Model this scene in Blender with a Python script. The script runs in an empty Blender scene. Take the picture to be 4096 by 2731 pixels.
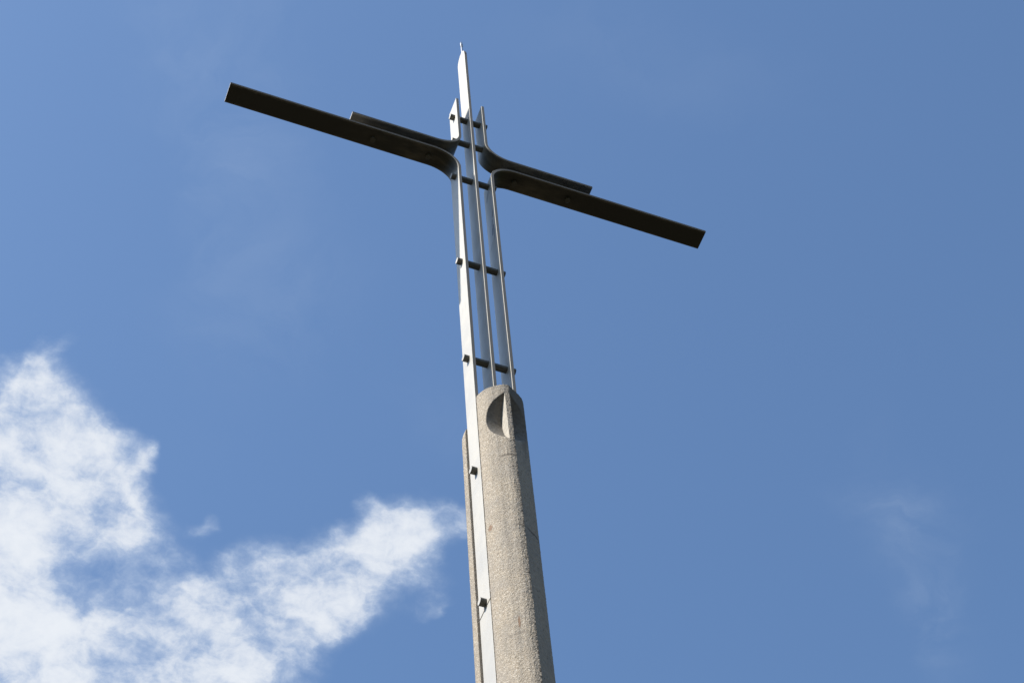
import bpy, bmesh, math, random
from mathutils import Matrix, Vector, noise as mnoise

# ------------------------------------------------------------------ camera, sky, sun, exposure
SC = bpy.context.scene
COL = SC.collection
cam_data = bpy.data.cameras.new('camera')
cam_data.sensor_width = 36.0
cam_data.lens = 8000.96 / 4096.0 * 36.0
cam_data.clip_start = 0.1
cam_data.clip_end = 20000.0
cam = bpy.data.objects.new('camera', cam_data)
COL.objects.link(cam)
right = Vector((0.93425027, -0.35222342, -0.05581297))
down = Vector((0.27265944, 0.80637203, -0.52480567))
fwd = Vector((0.22985487, 0.47508190, 0.84939033))
m3 = Matrix((right, -down, -fwd)).transposed()
cam.matrix_world = Matrix.Translation((-4.8234, -10.48565, 1.6)) @ m3.to_4x4()
SC.camera = cam

SUN_DIR = Vector((-1.0, -0.07, 1.12)).normalized()       # points at the sun: left of the cross, almost in its plane
SUN_EL = math.asin(SUN_DIR.z)
SUN_AZ = math.atan2(SUN_DIR.x, SUN_DIR.y)                # clockwise from +Y
sun_data = bpy.data.lights.new('sun', 'SUN')
sun_data.energy = 5.0
sun_data.angle = math.radians(0.53)
sun_data.color = (1.0, 0.955, 0.88)
sun = bpy.data.objects.new('sun', sun_data)
COL.objects.link(sun)
sun.rotation_euler = SUN_DIR.to_track_quat('Z', 'Y').to_euler()
sun.location = (-60, -4, 80)

SC.view_settings.view_transform = 'Standard'
SC.view_settings.look = 'None'
SC.view_settings.gamma = 1.0
SC.view_settings.use_curve_mapping = False
SC.view_settings.exposure = 0.4

# each lobe: two rows that turn the sky-plane point (x/z, y/z, 1) into the lobe's own units, then its weight
CLOUD_LOBES = [
    (49.701, -45.369, 28.53, 212.081, 155.47, -106.222, 0.55),
    (22.702, -51.923, 34.292, 151.735, 41.394, -29.441, 0.75),
    (30.513, -36.075, 24.161, 65.598, 35.542, -25.25, 0.9),
    (27.176, 5.047, -4.37, -13.696, 41.204, -28.656, 1.3),
    (25.109, -6.006, 3.817, 8.158, 24.56, -18.43, 1.3),
    (28.627, 14.933, -12.566, -27.909, 32.734, -22.334, 0.9),
    (29.041, 32.154, -25.796, -57.266, 34.877, -20.976, 0.55),
    (68.344, -8.491, 0.003, 3.648, 37.199, -28.51, 0.6),
    (30.648, -7.798, 3.941, 11.771, 35.679, -28.123, 0.75),
    (45.342, -11.913, 5.253, 23.002, 70.01, -56.785, 0.55),
    (38.924, -9.039, 6.334, 5.461, 16.607, -13.381, 1.35),
    (34.278, -8.04, 5.456, 5.813, 17.888, -15.581, 1.4),
    (18.592, -4.447, 2.826, 9.31, 28.869, -26.346, 1.5),
    (20.604, -5.291, 2.575, 11.985, 37.137, -33.749, 1.15),
    (27.606, -11.664, 6.347, 24.318, 40.821, -37.237, 0.8),
    (23.141, -14.249, 8.283, 33.783, 36.465, -34.49, 0.75),
    (17.173, -7.462, 3.662, 17.88, 29.949, -28.27, 1.3),
    (21.496, -16.028, 8.957, 28.384, 24.974, -24.997, 1.0),
    (19.443, -19.685, 12.417, 29.71, 17.286, -20.006, 1.3),
    (20.421, -17.222, 9.108, 32.177, 25.035, -26.184, 1.2),
    (20.82, -25.46, 15.731, 47.956, 22.325, -28.246, 0.9),
    (20.433, -17.785, 8.496, 40.677, 31.722, -32.839, 0.85),
    (25.236, -20.534, 8.513, 37.265, 32.791, -32.804, 0.4),
    (37.926, -21.094, 4.551, 34.196, 52.382, -45.519, 0.48),
    (71.835, -4.247, -17.462, -9.137, 90.997, -59.908, 0.62),
    (115.322, -81.061, 28.772, 52.5, 57.018, -51.931, 0.5),
    (25.46, -47.426, 28.671, 45.802, 12.057, -21.196, 0.4),
    (56.78, 5.999, -18.449, -27.473, 82.273, -57.597, 0.35),
    (67.67, -55.097, 22.787, 138.772, 119.668, -131.58, 0.3),
    (77.103, -41.303, 20.225, 76.401, 102.735, -87.4, 0.42),
    (67.083, -43.16, 21.705, 73.753, 79.968, -73.58, 0.5),
    (104.338, 79.283, -65.605, -90.86, 78.541, -47.432, 0.4),
    (60.25, -15.046, 8.184, 17.961, 54.937, -46.038, 0.36),
    (40.701, -24.581, 15.166, 45.873, 49.879, -45.095, 0.42),
    (61.319, -8.396, -1.309, 6.81, 72.471, -57.511, 0.3),
    (19.707, -18.587, 8.607, 50.741, 36.436, -38.921, 0.22),
    (49.653, -17.332, -0.834, 11.498, 34.927, -27.959, 0.24),
    (39.571, -30.083, 15.814, 40.96, 35.829, -36.879, 0.5),
    (46.513, -34.741, 19.312, 50.382, 44.286, -44.531, 0.4),
    (22.523, -1.698, 1.856, 1.133, 12.615, -10.361, 1.2),
    (15.36, -3.355, 2.826, 5.83, 18.183, -17.158, 1.3),
    (12.517, -4.838, 2.619, 12.579, 23.31, -23.302, 1.2),
    (14.291, -7.067, 7.27, 12.844, 14.064, -12.156, 0.9),
    (11.519, -0.549, -0.466, -1.361, 22.78, -22.771, 0.8),
    (32.497, -38.431, 25.724, 65.006, 34.906, -25.864, 0.3),
    (45.307, -36.921, 15.22, 74.537, 64.503, -69.796, 0.1),
    (26.073, -6.788, 3.116, 10.349, 31.429, -25.103, 0.25),
]
VEIL_LOBES = [
    (37.733, -6.332, -0.165, 1.559, 8.757, -4.445, 0.5),
    (43.043, -19.931, 7.468, 7.713, 13.353, -6.355, 0.4),
    (36.045, -0.19, -5.166, -1.768, 23.144, -12.909, 0.35),
    (40.304, -38.481, 1.186, 9.595, 9.073, -11.238, 0.6),
    (29.473, -14.733, -7.326, 15.359, 46.496, -36.325, 0.35),
    (58.56, -40.471, -8.431, 11.517, 19.181, -19.672, 0.35),
    (30.247, 3.358, -9.496, -15.465, 54.221, -29.926, 0.2),
    (13.572, -2.065, -3.054, 2.973, 49.659, -19.174, 0.2),
]

class Nodes:
    """small helper to write node trees as expressions"""
    def __init__(self, tree):
        self.t = tree
        self.n = tree.nodes
        self.l = tree.links
    def new(self, kind, **kw):
        nd = self.n.new(kind)
        for k, v in kw.items():
            setattr(nd, k, v)
        return nd
    def put(self, sock, val):
        if isinstance(val, bpy.types.NodeSocket):
            self.l.new(val, sock)
        elif val is not None:
            sock.default_value = val
    def math(self, op, a, b=None, c=None, clamp=False):
        nd = self.new('ShaderNodeMath', operation=op, use_clamp=clamp)
        self.put(nd.inputs[0], a); self.put(nd.inputs[1], b); self.put(nd.inputs[2], c)
        return nd.outputs[0]
    def vec(self, op, a, b=None, scale=None):
        nd = self.new('ShaderNodeVectorMath', operation=op)
        self.put(nd.inputs[0], a); self.put(nd.inputs[1], b)
        if scale is not None:
            self.put(nd.inputs['Scale'], scale)
        return nd.outputs['Value'] if op in ('DOT_PRODUCT', 'LENGTH') else nd.outputs[0]
    def noise(self, v, scale, detail=6, rough=0.55, dist=0.0, out=0):
        nd = self.new('ShaderNodeTexNoise')
        self.put(nd.inputs['Vector'], v); self.put(nd.inputs['Scale'], scale)
        nd.inputs['Detail'].default_value = detail
        nd.inputs['Roughness'].default_value = rough
        nd.inputs['Distortion'].default_value = dist
        return nd.outputs[out]
    def ramp(self, v, lo, hi, a=0.0, b=1.0, smooth=True):
        nd = self.new('ShaderNodeMapRange', interpolation_type='SMOOTHSTEP' if smooth else 'LINEAR')
        self.put(nd.inputs['Value'], v)
        for i, x in ((1, lo), (2, hi), (3, a), (4, b)):
            self.put(nd.inputs[i], x)
        return nd.outputs[0]
    def mix(self, f, a, b, blend='MIX'):
        nd = self.new('ShaderNodeMix', data_type='RGBA', blend_type=blend)
        self.put(nd.inputs[0], f); self.put(nd.inputs[6], a); self.put(nd.inputs[7], b)
        return nd.outputs[2]
    def sep(self, v):
        nd = self.new('ShaderNodeSeparateXYZ'); self.put(nd.inputs[0], v)
        return nd.outputs
    def comb(self, x, y, z):
        nd = self.new('ShaderNodeCombineXYZ')
        for i, q in enumerate((x, y, z)):
            self.put(nd.inputs[i], q)
        return nd.outputs[0]


def build_sky():
    w = bpy.data.worlds.new('World')
    SC.world = w
    w.use_nodes = True
    g = Nodes(w.node_tree)
    g.n.clear()
    sky = g.new('ShaderNodeTexSky', sky_type='NISHITA', sun_disc=False)
    sky.sun_elevation = SUN_EL
    sky.sun_rotation = SUN_AZ % (2 * math.pi)
    sky.altitude = 0
    sky.air_density = 1.0
    sky.dust_density = SKY['dust']
    sky.ozone_density = SKY['ozone']
    blue = g.mix(1.0, sky.outputs[0], SKY['tint'], 'MULTIPLY')
    d = g.new('ShaderNodeTexCoord').outputs['Generated']
    s = g.sep(d)
    z = g.math('MAXIMUM', s[2], 0.06)
    P = g.comb(g.math('DIVIDE', s[0], z), g.math('DIVIDE', s[1], z), 1.0)
    # slow and fast turbulence drags the wisps about
    w1 = g.vec('SCALE', g.vec('SUBTRACT', g.noise(P, 9.0, 4, 0.6, 0, 1), (.5, .5, .5)), scale=0.060)
    w2 = g.vec('SCALE', g.vec('SUBTRACT', g.noise(P, 34.0, 5, 0.6, 0, 1), (.5, .5, .5)), scale=0.022)
    PW = g.vec('MULTIPLY', g.vec('ADD', P, g.vec('ADD', w1, w2)), (1, 1, 0))
    PW = g.vec('ADD', PW, (0, 0, 1))
    def lobes(table, pos):
        tot = None
        for a, b, c, e, f, h, wt in table:
            qx = g.vec('DOT_PRODUCT', pos, (a, b, c))
            qy = g.vec('DOT_PRODUCT', pos, (e, f, h))
            r2 = g.math('MULTIPLY_ADD', qx, qx, g.math('MULTIPLY', qy, qy))
            ex = g.math('POWER', 2.71828, g.math('MULTIPLY', r2, -0.9))
            tot = g.math('MULTIPLY_ADD', ex, wt, tot if tot is not None else 0.0)
        return tot
    body = g.math('MINIMUM', lobes(CLOUD_LOBES, PW), 1.25)
    n0 = g.noise(P, 7.5, 6, 0.55, 0.3)
    n1 = g.noise(g.vec('ADD', P, g.vec('SCALE', w1, scale=0.8)), 19.0, 12, 0.59, 0.25)
    n2 = g.noise(g.vec('ADD', P, g.vec('SCALE', w2, scale=0.6)), 58.0, 10, 0.66, 0.25)
    turb = g.math('MULTIPLY_ADD', g.math('SUBTRACT', n0, 0.5), 3.6, g.math('MULTIPLY', g.math('SUBTRACT', n1, 0.5), 8.5))
    turb = g.math('MULTIPLY_ADD', g.math('SUBTRACT', n2, 0.5), 5.2, turb)
    solid = g.math('POWER', g.math('MAXIMUM', g.math('SUBTRACT', body, 0.10), 0.0), 1.8)
    tau = g.math('MULTIPLY', g.math('MULTIPLY', solid, g.math('POWER', 2.71828, turb)), 1.25)
    # soft shoulder: thin parts stay thin, thick parts approach white slowly
    alpha = g.math('DIVIDE', tau, g.math('ADD', tau, g.math('MULTIPLY_ADD', body, -0.34, 0.86)))
    thick = alpha
    veil = g.math('MULTIPLY', lobes(VEIL_LOBES, PW), g.ramp(g.noise(PW, 14.0, 7, 0.6, 0.6), 0.3, 0.75))
    veil = g.math('MULTIPLY', veil, 0.20, clamp=True)
    alpha = g.math('MAXIMUM', g.math('MULTIPLY', alpha, 0.99), veil)
    # unseen broken cloud added behind the camera, to make the fill light whiter
    back = g.ramp(g.vec('DOT_PRODUCT', d, (0.55, -0.83, 0.0)), 0.05, 0.45)
    fill_cloud = g.ramp(g.noise(P, 1.6, 8, 0.6, 0.4), 0.46, 0.62, 0, 0.9)
    alpha = g.math('MAXIMUM', alpha, g.math('MULTIPLY', back, fill_cloud))
    white = g.mix(g.ramp(thick, 0.35, 0.97), SKY['thin'], SKY['white'])
    col = g.mix(alpha, blue, white)
    bg = g.new('ShaderNodeBackground')
    g.put(bg.inputs[0], col)
    bg.inputs[1].default_value = SKY['strength']
    out = g.new('ShaderNodeOutputWorld')
    g.l.new(bg.outputs[0], out.inputs[0])


SKY = dict(strength=0.115, dust=0.9, ozone=2.0, tint=(1.05, 1.212, 1.305, 1), thin=(4.1, 4.75, 5.75, 1), white=(5.6, 5.85, 6.2, 1))
build_sky()

# ------------------------------------------------------------------ materials
def material(name):
    m = bpy.data.materials.new(name)
    m.use_nodes = True
    g = Nodes(m.node_tree)
    bsdf = next(n for n in g.n if n.type == 'BSDF_PRINCIPLED')
    return m, g, bsdf

def metal_material(name, base, dark_marks=(), speck=0.25, rough=0.50, metallic=0.30, soot_shade=False, edge=False):
    m, g, b = material(name)
    P = g.new('ShaderNodeTexCoord').outputs['Object']
    blot = g.noise(P, 2.3, 5, 0.6)
    drip = g.noise(g.vec('MULTIPLY', P, (14, 14, 0.9)), 1.6, 5, 0.6)
    fine = g.noise(P, 90, 3, 0.6)
    col = g.mix(g.ramp(blot, 0.35, 0.75, 0.0, 0.10), (*base, 1), (base[0] * .72, base[1] * .72, base[2] * .70, 1))
    col = g.mix(g.ramp(drip, 0.55, 0.80, 0.0, 0.20), col, (base[0] * .55, base[1] * .54, base[2] * .50, 1))
    col = g.mix(g.ramp(fine, 0.6, 0.8, 0.0, 0.12), col, (.16, .15, .13, 1))
    for (cx, cy, cz, ry, rz, sl, k) in dark_marks:      # dark marks with a place and a shape of their own
        q = g.sep(g.vec('SUBTRACT', P, (cx, cy, cz)))
        yy = g.math('DIVIDE', g.math('SUBTRACT', q[1], g.math('MULTIPLY', q[2], sl)), ry)
        zz = g.math('DIVIDE', q[2], rz)
        xx = g.math('DIVIDE', q[0], 0.03)
        r = g.math('ADD', g.math('MULTIPLY_ADD', yy, yy, g.math('MULTIPLY', zz, zz)), g.math('MULTIPLY', xx, xx))
        r = g.math('ADD', r, g.math('MULTIPLY', g.math('SUBTRACT', g.noise(P, 40, 3), 0.5), 1.4))
        col = g.mix(g.ramp(r, 0.6, 1.1, k, 0.0), col, (.10, .10, .095, 1))
    if soot_shade:       # sooty film plus painted shade on the arms' undersides and bends, with a paler rain-washed rim along its edges and tips
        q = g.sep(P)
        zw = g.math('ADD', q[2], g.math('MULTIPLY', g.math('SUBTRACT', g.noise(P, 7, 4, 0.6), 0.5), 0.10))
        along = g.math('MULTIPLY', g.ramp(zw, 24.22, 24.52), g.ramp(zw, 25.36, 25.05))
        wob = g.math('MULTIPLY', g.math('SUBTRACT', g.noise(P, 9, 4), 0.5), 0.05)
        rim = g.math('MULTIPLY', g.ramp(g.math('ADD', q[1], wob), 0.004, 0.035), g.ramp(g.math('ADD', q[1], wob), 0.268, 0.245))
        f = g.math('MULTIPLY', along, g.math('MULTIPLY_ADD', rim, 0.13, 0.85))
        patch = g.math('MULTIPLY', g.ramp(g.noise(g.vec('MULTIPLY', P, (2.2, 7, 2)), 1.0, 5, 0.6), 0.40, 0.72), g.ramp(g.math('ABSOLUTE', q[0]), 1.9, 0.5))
        soot_shade_col = g.mix(patch, (.019, .018, .014, 1), (.095, .082, .058, 1))
        col = g.mix(f, col, soot_shade_col)
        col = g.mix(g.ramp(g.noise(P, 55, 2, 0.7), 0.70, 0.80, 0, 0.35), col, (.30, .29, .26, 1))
    if edge:        # the cut edges are grimier out along the arms
        col = g.mix(g.ramp(g.math('ABSOLUTE', g.sep(P)[0]), 0.22, 0.5, 0, 0.72), col, (.06, .057, .05, 1))
        col = g.mix(g.ramp(g.noise(g.vec('MULTIPLY', P, (30, 30, 12)), 1.0, 3, 0.7), 0.70, 0.74, 0, 0.7), col, (.52, .51, .48, 1))
        b.inputs['Specular IOR Level'].default_value = 0.25
    g.put(b.inputs['Base Color'], col)
    b.inputs['Metallic'].default_value = metallic
    g.put(b.inputs['Roughness'], g.ramp(blot, 0.3, 0.8, rough - .05, rough + .09))
    bump = g.new('ShaderNodeBump')
    bump.inputs['Strength'].default_value = 0.12
    bump.inputs['Distance'].default_value = 0.004
    g.put(bump.inputs['Height'], g.noise(P, 18, 4, 0.5))
    g.l.new(bump.outputs[0], b.inputs['Normal'])
    return m

def pour_joints(g, P, col):
    """thin stained lines of the pours, each running only part of the way round"""
    s = g.sep(P)
    for zj, amp, k, xa, xb in ((17.66, 0.05, 0.65, -0.13, 0.03), (16.50, 0.07, 0.70, -0.075, 0.34), (16.20, 0.03, 0.30, -0.06, 0.03), (14.95, 0.03, 0.30, -0.20, -0.05)):
        wob = g.math('MULTIPLY', g.math('SUBTRACT', g.noise(P, 6.0, 4, 0.6), 0.5), amp)
        dz = g.math('ABSOLUTE', g.math('ADD', g.math('SUBTRACT', s[2], zj), wob))
        line = g.ramp(dz, 0.008, 0.022, k, 0.0)
        part = g.math('MULTIPLY', g.ramp(s[0], xa, xa + 0.04), g.ramp(s[0], xb, xb - 0.02))
        part = g.math('MULTIPLY', part, g.ramp(g.noise(g.vec('ADD', P, (3.1, 0.4, zj)), 11.0, 3), 0.26, 0.46))
        col = g.mix(g.math('MULTIPLY', line, part), col, (.065, .045, .03, 1))
    return col

def concrete_material():
    m, g, b = material('exposed_aggregate_concrete')
    P = g.new('ShaderNodeTexCoord').outputs['Object']
    Pw = g.vec('ADD', P, g.vec('SCALE', g.noise(P, 60, 2, 0.5, 0, 1), scale=0.008))
    vo = g.new('ShaderNodeTexVoronoi'); g.put(vo.inputs['Vector'], Pw); vo.inputs['Scale'].default_value = 92
    vo2 = g.new('ShaderNodeTexVoronoi'); g.put(vo2.inputs['Vector'], Pw); vo2.inputs['Scale'].default_value = 150
    rnd = g.sep(vo.outputs['Color'])[0]
    rnd2 = g.sep(vo2.outputs['Color'])[1]
    col = g.mix(g.ramp(rnd, 0.0, 1.0, 0, 1, False), (.30, .242, .173, 1), (.475, .39, .283, 1))
    col = g.mix(g.ramp(rnd2, 0.82, 0.90, 0, 0.8), col, (.78, .71, .60, 1))
    col = g.mix(g.ramp(rnd2, 0.10, 0.03, 0, 0.65), col, (.10, .085, .065, 1))
    gap = g.ramp(vo.outputs['Distance'], 0.42, 0.75)
    col = g.mix(g.math('MULTIPLY', gap, 0.45), col, (.20, .17, .13, 1))
    blot = g.noise(P, 3.2, 5, 0.6)
    col = g.mix(g.ramp(blot, 0.35, 0.75, 0, 0.55), col, (.27, .245, .215, 1))
    streak = g.noise(g.vec('MULTIPLY', P, (9, 9, 0.7)), 1.7, 5, 0.62)
    col = g.mix(g.ramp(streak, 0.50, 0.72, 0, 0.42), col, (.20, .178, .145, 1))
    s = g.sep(P)
    col = pour_joints(g, P, col)
    # dark spots scattered along the ridge
    near = g.ramp(g.math('ABSOLUTE', g.math('SUBTRACT', s[0], 0.022)), 0.004, 0.020, 0.85, 0.0)
    near = g.math('MULTIPLY', near, g.ramp(g.noise(P, 26.0, 4, 0.65), 0.44, 0.60))
    col = g.mix(near, col, (.055, .04, .028, 1))
    # a few rust weeps
    for cx, cy, cz, rx, rz in ((-.10, -.235, 15.10, .010, .09), (-.225, -.03, 16.62, .012, .05), (.045, -.325, 14.42, .03, .05)):
        q = g.sep(g.vec('SUBTRACT', P, (cx, cy, cz)))
        r = g.math('ADD', g.math('POWER', g.math('ABSOLUTE', g.math('DIVIDE', q[0], rx)), 2.0), g.math('POWER', g.math('ABSOLUTE', g.math('DIVIDE', q[2], rz)), 2.0))
        col = g.mix(g.ramp(r, 0.3, 1.1, 0.75, 0), col, (.19, .085, .03, 1))
    g.put(b.inputs['Base Color'], col)
    b.inputs['Roughness'].default_value = 0.82
    bump = g.new('ShaderNodeBump')
    bump.inputs['Strength'].default_value = 0.42
    bump.inputs['Distance'].default_value = 0.010
    h = g.math('ADD', g.math('MULTIPLY', vo.outputs['Distance'], -1.0), g.math('MULTIPLY', vo2.outputs['Distance'], -0.5))
    g.put(bump.inputs['Height'], h)
    g.l.new(bump.outputs[0], b.inputs['Normal'])
    return m

def smooth_concrete_material(name, lo, hi, spot=0.8, crown_shade_dirt=0.0):
    m, g, b = material(name)
    P = g.new('ShaderNodeTexCoord').outputs['Object']
    col = g.mix(g.ramp(g.noise(P, 26, 6, 0.65), 0.3, 0.7, 0, 1), (*lo, 1), (*hi, 1))
    vo = g.new('ShaderNodeTexVoronoi'); g.put(vo.inputs['Vector'], P); vo.inputs['Scale'].default_value = 15
    col = g.mix(g.ramp(vo.outputs['Distance'], 0.10, 0.17, spot, 0), col, (.07, .055, .045, 1))
    col = g.mix(g.ramp(g.noise(P, 4, 5, 0.6), 0.45, 0.7, 0, 0.35), col, (.20, .19, .175, 1))
    col = pour_joints(g, P, col)
    if crown_shade_dirt:      # darker towards the top: scoop shade put into the colour, with dirt
        zz = g.math('ADD', g.sep(P)[2], g.math('MULTIPLY', g.math('SUBTRACT', g.noise(g.vec('MULTIPLY', P, (8, 8, 1.5)), 1.0, 5, 0.6), 0.5), 1.6))
        col = g.mix(g.ramp(zz, 17.7, 18.6, 0, crown_shade_dirt), col, (.075, .062, .045, 1))
    g.put(b.inputs['Base Color'], col)
    b.inputs['Roughness'].default_value = 0.85
    bump = g.new('ShaderNodeBump')
    bump.inputs['Strength'].default_value = 0.3
    bump.inputs['Distance'].default_value = 0.004
    g.put(bump.inputs['Height'], g.noise(P, 120, 4, 0.6))
    g.l.new(bump.outputs[0], b.inputs['Normal'])
    return m

def ground_material():
    m, g, b = material('dry_ground')
    P = g.new('ShaderNodeTexCoord').outputs['Object']
    col = g.mix(g.ramp(g.noise(P, 0.35, 8, 0.65), 0.3, 0.7), (.038, .033, .022, 1), (.075, .064, .042, 1))
    g.put(b.inputs['Base Color'], col)
    b.inputs['Roughness'].default_value = 0.95
    b.inputs['Specular IOR Level'].default_value = 0.1
    bump = g.new('ShaderNodeBump'); bump.inputs['Strength'].default_value = 0.6
    g.put(bump.inputs['Height'], g.noise(P, 30, 5, 0.7))
    g.l.new(bump.outputs[0], b.inputs['Normal'])
    return m

STEEL = (.57, .535, .47)
M_BAR = metal_material('weathered_light_steel', STEEL, rough=.5, metallic=.3)
M_RBAR = metal_material('marked_light_steel', STEEL, rough=.5, metallic=.3, dark_marks=[
    (.205, .075, 23.45, .016, .10, -.16, .8), (.205, .105, 23.25, .014, .09, -.16, .7), (.205, .100, 23.07, .032, .12, -.16, .85),
    (.205, .070, 22.93, .014, .13, -.16, .75), (.205, .185, 22.78, .012, .08, -.5, .6), (.205, .17, 24.05, .03, .12, -.35, .55)])
M_SOOT_SHADE = metal_material('sooty_shaded_steel', STEEL, soot_shade=True, metallic=0.3)
M_EDGE = metal_material('dull_cut_edge', (.29, .255, .215), rough=0.7, metallic=0.1, edge=True)
M_ROD = metal_material('shade_dark_rod_steel', (.10, .098, .088), rough=0.5, metallic=0.5)
M_PIN = metal_material('grimy_pin_steel', (.085, .080, .066), rough=0.6, metallic=0.4)
M_TIP = metal_material('finial_steel', (.55, .54, .53), rough=0.25, metallic=0.95)
M_CAPDIRT = metal_material('browned_tip_edge', (.13, .11, .095), rough=0.55, metallic=0.2)
M_AGG = concrete_material()
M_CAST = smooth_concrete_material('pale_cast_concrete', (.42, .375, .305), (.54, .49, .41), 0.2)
M_SCOOP = smooth_concrete_material('shade_dark_scoop_concrete', (.13, .112, .088), (.215, .19, .155), crown_shade_dirt=0.4)  # scoop floor, darkened with the shade that lies in it
M_SHADE_SIDE = smooth_concrete_material('shade_dark_side_concrete', (.28, .24, .185), (.36, .31, .24), crown_shade_dirt=0.75)  # the pylon's shaded side, with that shade in its base tone
M_GROUND = ground_material()
def blocker_material():
    m, g, b = material('blocker_woods')
    P = g.new('ShaderNodeTexCoord').outputs['Object']
    g.put(b.inputs['Base Color'], g.mix(g.ramp(g.noise(P, 0.05, 8, 0.7), 0.35, 0.65), (.018, .026, .010, 1), (.060, .072, .028, 1)))
    b.inputs['Roughness'].default_value = 1.0
    b.inputs['Specular IOR Level'].default_value = 0.05
    return m
M_BLOCKER = blocker_material()

# ------------------------------------------------------------------ object helpers
def link_mesh(name, bm, mats, parent=None, smooth=False):
    bmesh.ops.recalc_face_normals(bm, faces=bm.faces[:])
    me = bpy.data.meshes.new(name)
    bm.to_mesh(me); bm.free()
    for m in (mats if isinstance(mats, (list, tuple)) else [mats]):
        me.materials.append(m)
    if smooth:
        for p in me.polygons:
            p.use_smooth = True
    o = bpy.data.objects.new(name, me)
    COL.objects.link(o)
    if parent is not None:
        o.parent = parent
    return o

def thing(name, label, cat, loc=(0, 0, 0), group=None):
    o = bpy.data.objects.new(name, None)
    o.empty_display_size = 0.3
    COL.objects.link(o)
    o.location = loc
    o['label'] = label; o['category'] = cat
    if group:
        o['group'] = group
    return o

def sweep_plate(bm, path, t, y0, y1, ch=0.0006, soot_shade_side=None):
    """flat bar of thickness t swept along a path of (x, z) points; its width runs from y0 to y1"""
    n = len(path)
    rings = []
    for i, (x, z) in enumerate(path):
        a = path[max(i - 1, 0)]; b = path[min(i + 1, n - 1)]
        tx, tz = b[0] - a[0], b[1] - a[1]
        L = math.hypot(tx, tz); tx /= L; tz /= L
        nx, nz = -tz, tx
        h = t / 2
        sec = [(-h, y0 + ch), (-h, y1 - ch), (-h + ch, y1), (h - ch, y1), (h, y1 - ch), (h, y0 + ch), (h - ch, y0), (-h + ch, y0)]
        rings.append([bm.verts.new((x + nx * s, y, z + nz * s)) for s, y in sec])
    for r0, r1 in zip(rings, rings[1:]):
        for k in range(8):
            f = bm.faces.new((r0[k], r0[(k + 1) % 8], r1[(k + 1) % 8], r1[k]))
            if k in (2, 6):                             # the narrow edges of the bar
                f.material_index = 1
            elif soot_shade_side is not None and k == (4 if soot_shade_side > 0 else 0):
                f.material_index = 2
    bm.faces.new(rings[0]); bm.faces.new(rings[-1][::-1])

def cyl(bm, a, b, r, seg=28, ch=0.003, caps=0):
    """round bar between two points, with chamfered ends"""
    a = Vector(a); b = Vector(b); d = (b - a).normalized()
    u = d.orthogonal().normalized(); v = d.cross(u)
    rings = []
    for p, rr in ((a, r - ch), (a + d * ch, r), (b - d * ch, r), (b, r - ch)):
        rings.append([bm.verts.new(p + (u * math.cos(q) + v * math.sin(q)) * rr) for q in (2 * math.pi * k / seg for k in range(seg))])
    for r0, r1 in zip(rings, rings[1:]):
        for k in range(seg):
            bm.faces.new((r0[k], r0[(k + 1) % seg], r1[(k + 1) % seg], r1[k]))
    for f in (bm.faces.new(rings[0][::-1]), bm.faces.new(rings[-1])):
        f.material_index = caps

def lathe(bm, x, y, prof, seg=24):
    rings = [[bm.verts.new((x + r * math.cos(2 * math.pi * k / seg), y + r * math.sin(2 * math.pi * k / seg), z)) for k in range(seg)] for r, z in prof]
    for r0, r1 in zip(rings, rings[1:]):
        for k in range(seg):
            bm.faces.new((r0[k], r0[(k + 1) % seg], r1[(k + 1) % seg], r1[k]))
    bm.faces.new(rings[0][::-1]); bm.faces.new(rings[-1])

def box(bm, x0, x1, y0, y1, z0, z1):
    v = [bm.verts.new((x, y, z)) for z in (z0, z1) for x, y in ((x0, y0), (x1, y0), (x1, y1), (x0, y1))]
    for f in ((3, 2, 1, 0), (4, 5, 6, 7), (0, 1, 5, 4), (1, 2, 6, 5), (2, 3, 7, 6), (3, 0, 4, 7)):
        bm.faces.new([v[i] for i in f])

def smooth_by_angle(o, deg=30):
    me = o.data
    for p in me.polygons:
        p.use_smooth = True
    me.set_sharp_from_angle(angle=math.radians(deg))

# ------------------------------------------------------------------ measurements (metres)
T, W = 0.0361, 0.2691                 # bar thickness and width
X_OUT, X_IN = 0.2214, 0.1833          # centre lines of the outer (lower) and inner (upper) bent bars
Z_LOW, Z_UP = 24.656, 24.919          # undersides of the lower and the upper arms
Z_TOPBENT, Z_SPLICE = 26.394, 15.69
L_LOW, L_UP = 3.248, 1.655            # how far the arms reach
ROD_Z = (25.989, 25.262, 24.219, 22.036, 19.902, 17.812, 15.757)
ROD_Y, ROD_R, PIN = 0.112, 0.041, 0.062
Z_CROWN = 18.95                       # flat top of the pylon
Z_FOOT = 2.6                          # the bars run down in the pylon's slots to here

# ------------------------------------------------------------------ ground
def build_ground():
    bm = bmesh.new()
    seg = 64
    prev = None
    c = bm.verts.new((0, 0, 0))
    for r in (6, 30, 120, 600, 4000):
        ring = [bm.verts.new((r * math.cos(2 * math.pi * k / seg), r * math.sin(2 * math.pi * k / seg), 0)) for k in range(seg)]
        for k in range(seg):
            if prev is None:
                bm.faces.new((c, ring[k], ring[(k + 1) % seg]))
            else:
                bm.faces.new((prev[k], ring[k], ring[(k + 1) % seg], prev[(k + 1) % seg]))
        prev = ring
    o = link_mesh('ground', bm, M_GROUND)
    o['kind'] = 'structure'

build_ground()

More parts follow.
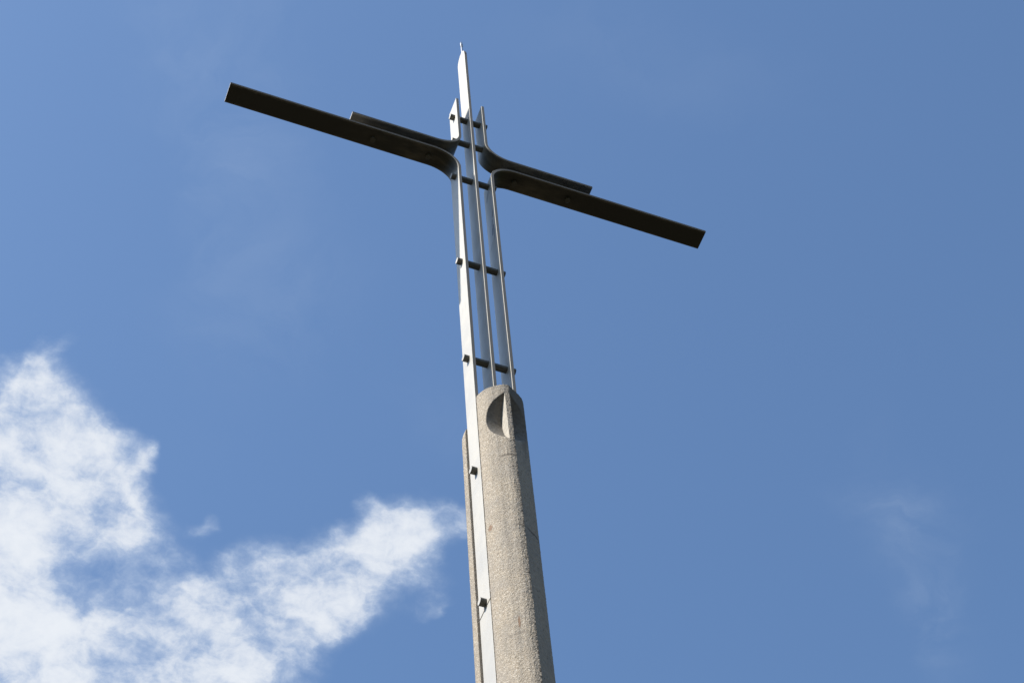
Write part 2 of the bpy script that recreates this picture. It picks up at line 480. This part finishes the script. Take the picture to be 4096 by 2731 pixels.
def build_horizon_blocker():
    # unseen wooded ring added to block the bright sky near the horizon
    bm = bmesh.new()
    seg = 128
    rows = []
    for r, k in ((170, -0.02), (260, 0.25), (360, 0.60), (470, 0.88), (600, 1.0), (900, 0.8), (1500, 0.3)):
        row = []
        for i in range(seg):
            a = 2 * math.pi * i / seg
            x, y = r * math.cos(a), r * math.sin(a)
            h = 125 * (1 + 0.45 * mnoise.noise(Vector((x / 260, y / 260, 2.0))) + 0.15 * mnoise.noise(Vector((x / 70, y / 70, 5.0))))
            row.append(bm.verts.new((x, y, k * h)))
        rows.append(row)
    for r0, r1 in zip(rows, rows[1:]):
        for i in range(seg):
            bm.faces.new((r0[i], r1[i], r1[(i + 1) % seg], r0[(i + 1) % seg]))
    o = link_mesh('horizon_blocker', bm, M_BLOCKER, smooth=True)
    o['kind'] = 'structure'

build_horizon_blocker()

# ------------------------------------------------------------------ concrete pylon
# half section of one shell, from the ridge (u = 0) to the slot where the bars lie; (half width, depth from the bars)
SECTION = [(0.000, 1.000), (0.024, 0.990), (0.060, 0.900), (0.100, 0.795), (0.140, 0.695), (0.175, 0.565), (0.205, 0.415), (0.226, 0.265), (0.238, 0.130), (0.2395, 0.030), (0.237, 0.0)]

def section_points(step):
    """evenly spaced points along the half section, u from ridge outwards"""
    pts = []
    d = 0.29
    for (a, b), (c, e) in zip(SECTION, SECTION[1:]):
        L = math.hypot(c - a, (e - b) * d)
        n = max(1, int(round(L / step)))
        for i in range(n):
            s = i / n
            pts.append((a + (c - a) * s, b + (e - b) * s))
    pts.append(SECTION[-1])
    return pts

def shell_depth(z):
    return 0.262 + (18.95 - z) * 0.0175 if z > 12 else 0.3836 + (12 - z) * 0.008

RIB = 0.026                           # half width of the rib left standing between the two scoops
SC_Y, SC_Z, SC_R = 0.829, 18.38, 0.707

def build_shell(name, parent, sign, y_base, scoop, dense):
    """sign -1: shell on the camera's side; +1: shell behind the bars"""
    bm = bmesh.new()
    half = section_points(0.009 if dense else 0.02)
    cols = [(-u, d) for u, d in half[::-1]] + [(u, d) for u, d in half[1:]]
    # double the columns at the rib's sides, so that the scoops end in plain walls there
    # the narrow nose leans a little to the left, so the ridge itself runs along its right edge
    full = []
    for u, d in cols:
        if -0.060 < u < 0.0239:
            d = 0.900 + (u + 0.060) / 0.034 * 0.058 if u < -0.026 else 0.958 + (u + 0.026) / 0.050 * 0.035
        full.append((u, d, None))
    def insert(x):
        for i in range(len(full) - 1):
            if full[i][0] < x < full[i + 1][0]:
                s = (x - full[i][0]) / (full[i + 1][0] - full[i][0])
                d = full[i][1] + s * (full[i + 1][1] - full[i][1])
                inner = (x, d, False); outer = (x + (-.0015 if x < 0 else .0015), d, True)
                full[i + 1:i + 1] = [outer, inner] if x < 0 else [inner, outer]
                return
    insert(-RIB); insert(RIB)
    zs = []
    z = Z_CROWN if sign < 0 else Z_CROWN - 0.14
    while z > 13.2:
        zs.append(z); z -= 0.009 if dense else 0.03
    while z > 0.3:
        zs.append(z); z -= 0.6
    zs.append(0.3)
    rows = []
    for z in zs:
        D = shell_depth(z)
        grow = 1.0 + (Z_CROWN - z) * 0.0016
        ys = None
        if scoop and abs(z - SC_Z) < SC_R:
            ys = SC_Y - math.sqrt(SC_R ** 2 - (z - SC_Z) ** 2)      # depth at which the scoop's floor lies
        row = []
        for u, d, flag in full:
            dep = d * D
            if sign > 0:
                dep += 0.058 * min(1.0, d / 0.03)
            cut = False
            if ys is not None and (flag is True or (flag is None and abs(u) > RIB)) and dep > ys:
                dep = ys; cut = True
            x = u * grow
            if u > 0 or sign > 0:
                wide = 0.037 if sign < 0 else 0.018 * min(1.0, 0.2 + ((zs[0] - z) / 0.15) ** 0.6)
                x += math.copysign(wide * max(0.0, min(1.0, (abs(u) - 0.05) / 0.13)), u)
            amp = 0.0016 if cut else 0.0046
            if not cut and abs(u) < 0.03:
                amp = 0.0062
            q = Vector((x * 70, (y_base + sign * dep) * 70, z * 70))
            k = mnoise.noise(q) * 0.7 + mnoise.noise(q * 2.3) * 0.5
            edge = min(1.0, d * 8)
            dep2 = dep + amp * k * edge
            x2 = x + amp * 0.8 * mnoise.noise(q + Vector((31, 7, 3))) * (1 if abs(u) > 0.03 else 1.3)
            zz = z + (0.004 * mnoise.noise(q + Vector((5, 61, 9))) if 13.2 < z < zs[0] else 0)
            row.append((bm.verts.new((x2, y_base + sign * dep2, zz)), cut))
        rows.append(row)
    for r0, r1 in zip(rows, rows[1:]):
        for k in range(len(r0) - 1):
            f = bm.faces.new((r0[k][0], r0[k + 1][0], r1[k + 1][0], r1[k][0]))
            c = sum(v[1] for v in (r0[k], r0[k + 1], r1[k + 1], r1[k]))
            um = (full[k][0] + full[k + 1][0]) / 2
            if full[k][2] is not None and full[k + 1][2] is not None and c:
                f.material_index = 1                    # the rib's sides
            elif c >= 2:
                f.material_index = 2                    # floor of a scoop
            elif um > 0.026:
                f.material_index = 3                    # the right side, its shade put into a plainer, darker concrete
            else:
                f.material_index = 0
            f.smooth = True
    # flat top, bottom and the back against the bars
    for row in (rows[0], rows[-1]):
        bm.faces.new([v for v, _ in row])
    for r0, r1 in zip(rows, rows[1:]):
        bm.faces.new((r0[0][0], r1[0][0], r1[-1][0], r0[-1][0]))
    o = link_mesh(name, bm, [M_AGG, M_CAST, M_SCOOP, M_SHADE_SIDE], parent)
    me = o.data
    nc = len(full)
    ridge = min(range(nc), key=lambda i: abs(full[i][0] - 0.024) + (0.01 if full[i][2] is not None else 0))
    me.set_sharp_from_angle(angle=math.radians(50))
    for e in me.edges:
        p, q = e.vertices
        if p % nc == ridge and q % nc == ridge:
            e.use_edge_sharp = True
    return o

pylon = thing('concrete_pylon', 'tall beige exposed aggregate concrete pylon with a ridge and scooped notches at its top', 'pylon')
build_shell('front_shell', pylon, -1, -0.016, True, True)
build_shell('back_shell', pylon, +1, W + 0.024, True, True)
bm = bmesh.new()
box(bm, -0.196, 0.196, -0.030, W + 0.045, 0.3, Z_CROWN - 0.012)
link_mesh('core', bm, M_AGG, pylon)
bm = bmesh.new()
box(bm, -0.75, 0.75, -0.95, W + 0.95, 0.0, 0.34)
bmesh.ops.bevel(bm, geom=[e for e in bm.edges], offset=0.03, segments=2, affect='EDGES')
link_mesh('plinth', bm, M_CAST, pylon)

# ------------------------------------------------------------------ steel cross
cross = thing('steel_cross', 'pale steel cross of parallel bent flat bars with dark undersides rising from the concrete pylon', 'cross', (0, 0, Z_FOOT))

def part(name, bm, mats, parent=cross, deg=30):
    # the parts are modelled in world metres; the cross stands Z_FOOT above the ground
    bmesh.ops.translate(bm, verts=bm.verts[:], vec=(0, 0, 0))
    o = link_mesh(name, bm, mats, parent)
    smooth_by_angle(o, deg)
    o.matrix_parent_inverse = Matrix.Translation((0, 0, -Z_FOOT)) if parent is cross else Matrix.Identity(4)
    return o

def arc(cx, cz, r, a0, a1, n=26):
    return [(cx + r * math.cos(math.radians(a0 + (a1 - a0) * i / n)), cz + r * math.sin(math.radians(a0 + (a1 - a0) * i / n))) for i in range(n + 1)]

def vline(x, z0, z1, n=2):
    return [(x, z0 + (z1 - z0) * i / n) for i in range(n + 1)]

# centre bar with its rounded head
bm = bmesh.new()
head_z0, top = 28.02, 28.285
prof = [(0.0, Z_FOOT), (0.0, head_z0)]
for i in range(1, 12):
    a = math.radians(90 * i / 12)
    prof.append((0.125 * (1 - math.cos(a)), head_z0 + (top - head_z0) * math.sin(a)))
prof.append((0.13, top))
for i in range(11, -1, -1):
    a = math.radians(90 * i / 12)
    prof.append((W - 0.13 * (1 - math.cos(a)), top - 0.20 + 0.20 * math.sin(a)))
prof.append((W, Z_FOOT))
h = T / 2; ch = 0.0006
def inset(p, k):
    y, z = p
    cy = W / 2
    return (y + (k if y < cy - .004 else -k if y > cy + .004 else 0), z - (k if z > head_z0 + .1 else 0))
loops = []
for x, k in ((-h, ch), (-h + ch, 0), (h - ch, 0), (h, ch)):
    loops.append([bm.verts.new((x, *inset(p, k))) for p in prof])
for a, b in zip(loops, loops[1:]):
    for i in range(len(prof)):
        j = (i + 1) % len(prof)
        f = bm.faces.new((a[i], a[j], b[j], b[i]))
        if 1 <= i <= 12:
            f.material_index = 1
        elif (i == 0 or i == len(prof) - 2) and a is loops[1]:
            f.material_index = 2
bm.faces.new(loops[0]); bm.faces.new(loops[-1][::-1])
centre_bar = part('centre_bar', bm, [M_BAR, M_CAPDIRT, M_EDGE])

def outer_path(z_start, s):
    r = 0.342
    zc = Z_LOW + T / 2 - r
    p = vline(s * X_OUT, z_start, zc - 0.001, 6)
    p += [(s * x, z) for x, z in arc(X_OUT + r, zc, r, 180, 90)]
    p += [(s * (X_OUT + r + (L_LOW - X_OUT - r) * i / 8), Z_LOW + T / 2) for i in range(1, 9)]
    return p

def inner_path(s):
    r = 0.325
    zc = Z_UP + T / 2 + r
    p = vline(s * X_IN, Z_TOPBENT, zc + 0.001, 3)
    p += [(s * x, z) for x, z in arc(X_IN + r, zc, r, 180, 270)]
    p += [(s * (X_IN + r + (L_UP - X_IN - r) * i / 5), Z_UP + T / 2) for i in range(1, 6)]
    return p

for s, mat, z0 in ((-1, M_BAR, Z_SPLICE + 0.012), (1, M_RBAR, Z_FOOT)):
    bm = bmesh.new(); sweep_plate(bm, outer_path(z0, s), T, 0.0, W, soot_shade_side=-s)
    o = part('lower_bent_bar', bm, [mat, M_EDGE, M_SOOT_SHADE])
    bm = bmesh.new(); sweep_plate(bm, inner_path(s), T, 0.0, W * 0.985, soot_shade_side=-s)
    part('upper_bent_bar', bm, [M_BAR, M_EDGE, M_SOOT_SHADE])
bm = bmesh.new(); sweep_plate(bm, vline(-X_OUT, Z_FOOT, Z_SPLICE - 0.012, 3), T, 0.0, W)
part('foot_bar', bm, [M_BAR, M_EDGE])
bm = bmesh.new(); sweep_plate(bm, vline(-X_OUT + 0.004, Z_SPLICE - 0.4, Z_SPLICE + 0.4, 2), T - 0.012, 0.006, W - 0.006)
part('splice_plate', bm, M_ROD)

# round bars that pass through the upright bars, their ends showing on both sides
for i, z in enumerate(ROD_Z):
    x = (X_IN if i < 2 else X_OUT) + T / 2 + PIN
    bm = bmesh.new(); cyl(bm, (-x, ROD_Y, z), (x, ROD_Y, z), ROD_R, caps=1)
    part('tie_rod', bm, [M_ROD, M_BAR])  # dark barrel, pale ends: shade and sunlight put into the colours
# upright pins that join each pair of arms
for x in (-1.335, -0.59, 0.59, 1.335):
    bm = bmesh.new(); cyl(bm, (x, 0.142, Z_LOW - 0.045), (x, 0.142, Z_UP + T + 0.045), 0.036)
    part('arm_pin', bm, M_PIN)
# lightning rod on the head of the centre bar
bm = bmesh.new()
lathe(bm, 0.0, 0.115, [(.015, 28.20), (.0145, 28.53)])
rod = part('lightning_rod', bm, M_TIP)
bm = bmesh.new()
lathe(bm, 0.0, 0.115, [(.0150, 28.515), (.0195, 28.520), (.0195, 28.545), (.0150, 28.550), (.0150, 28.562), (.0195, 28.567), (.0205, 28.60), (.0200, 28.64), (.0160, 28.675), (.0080, 28.694), (.002, 28.698)])
part('rod_tip', bm, M_TIP, rod)
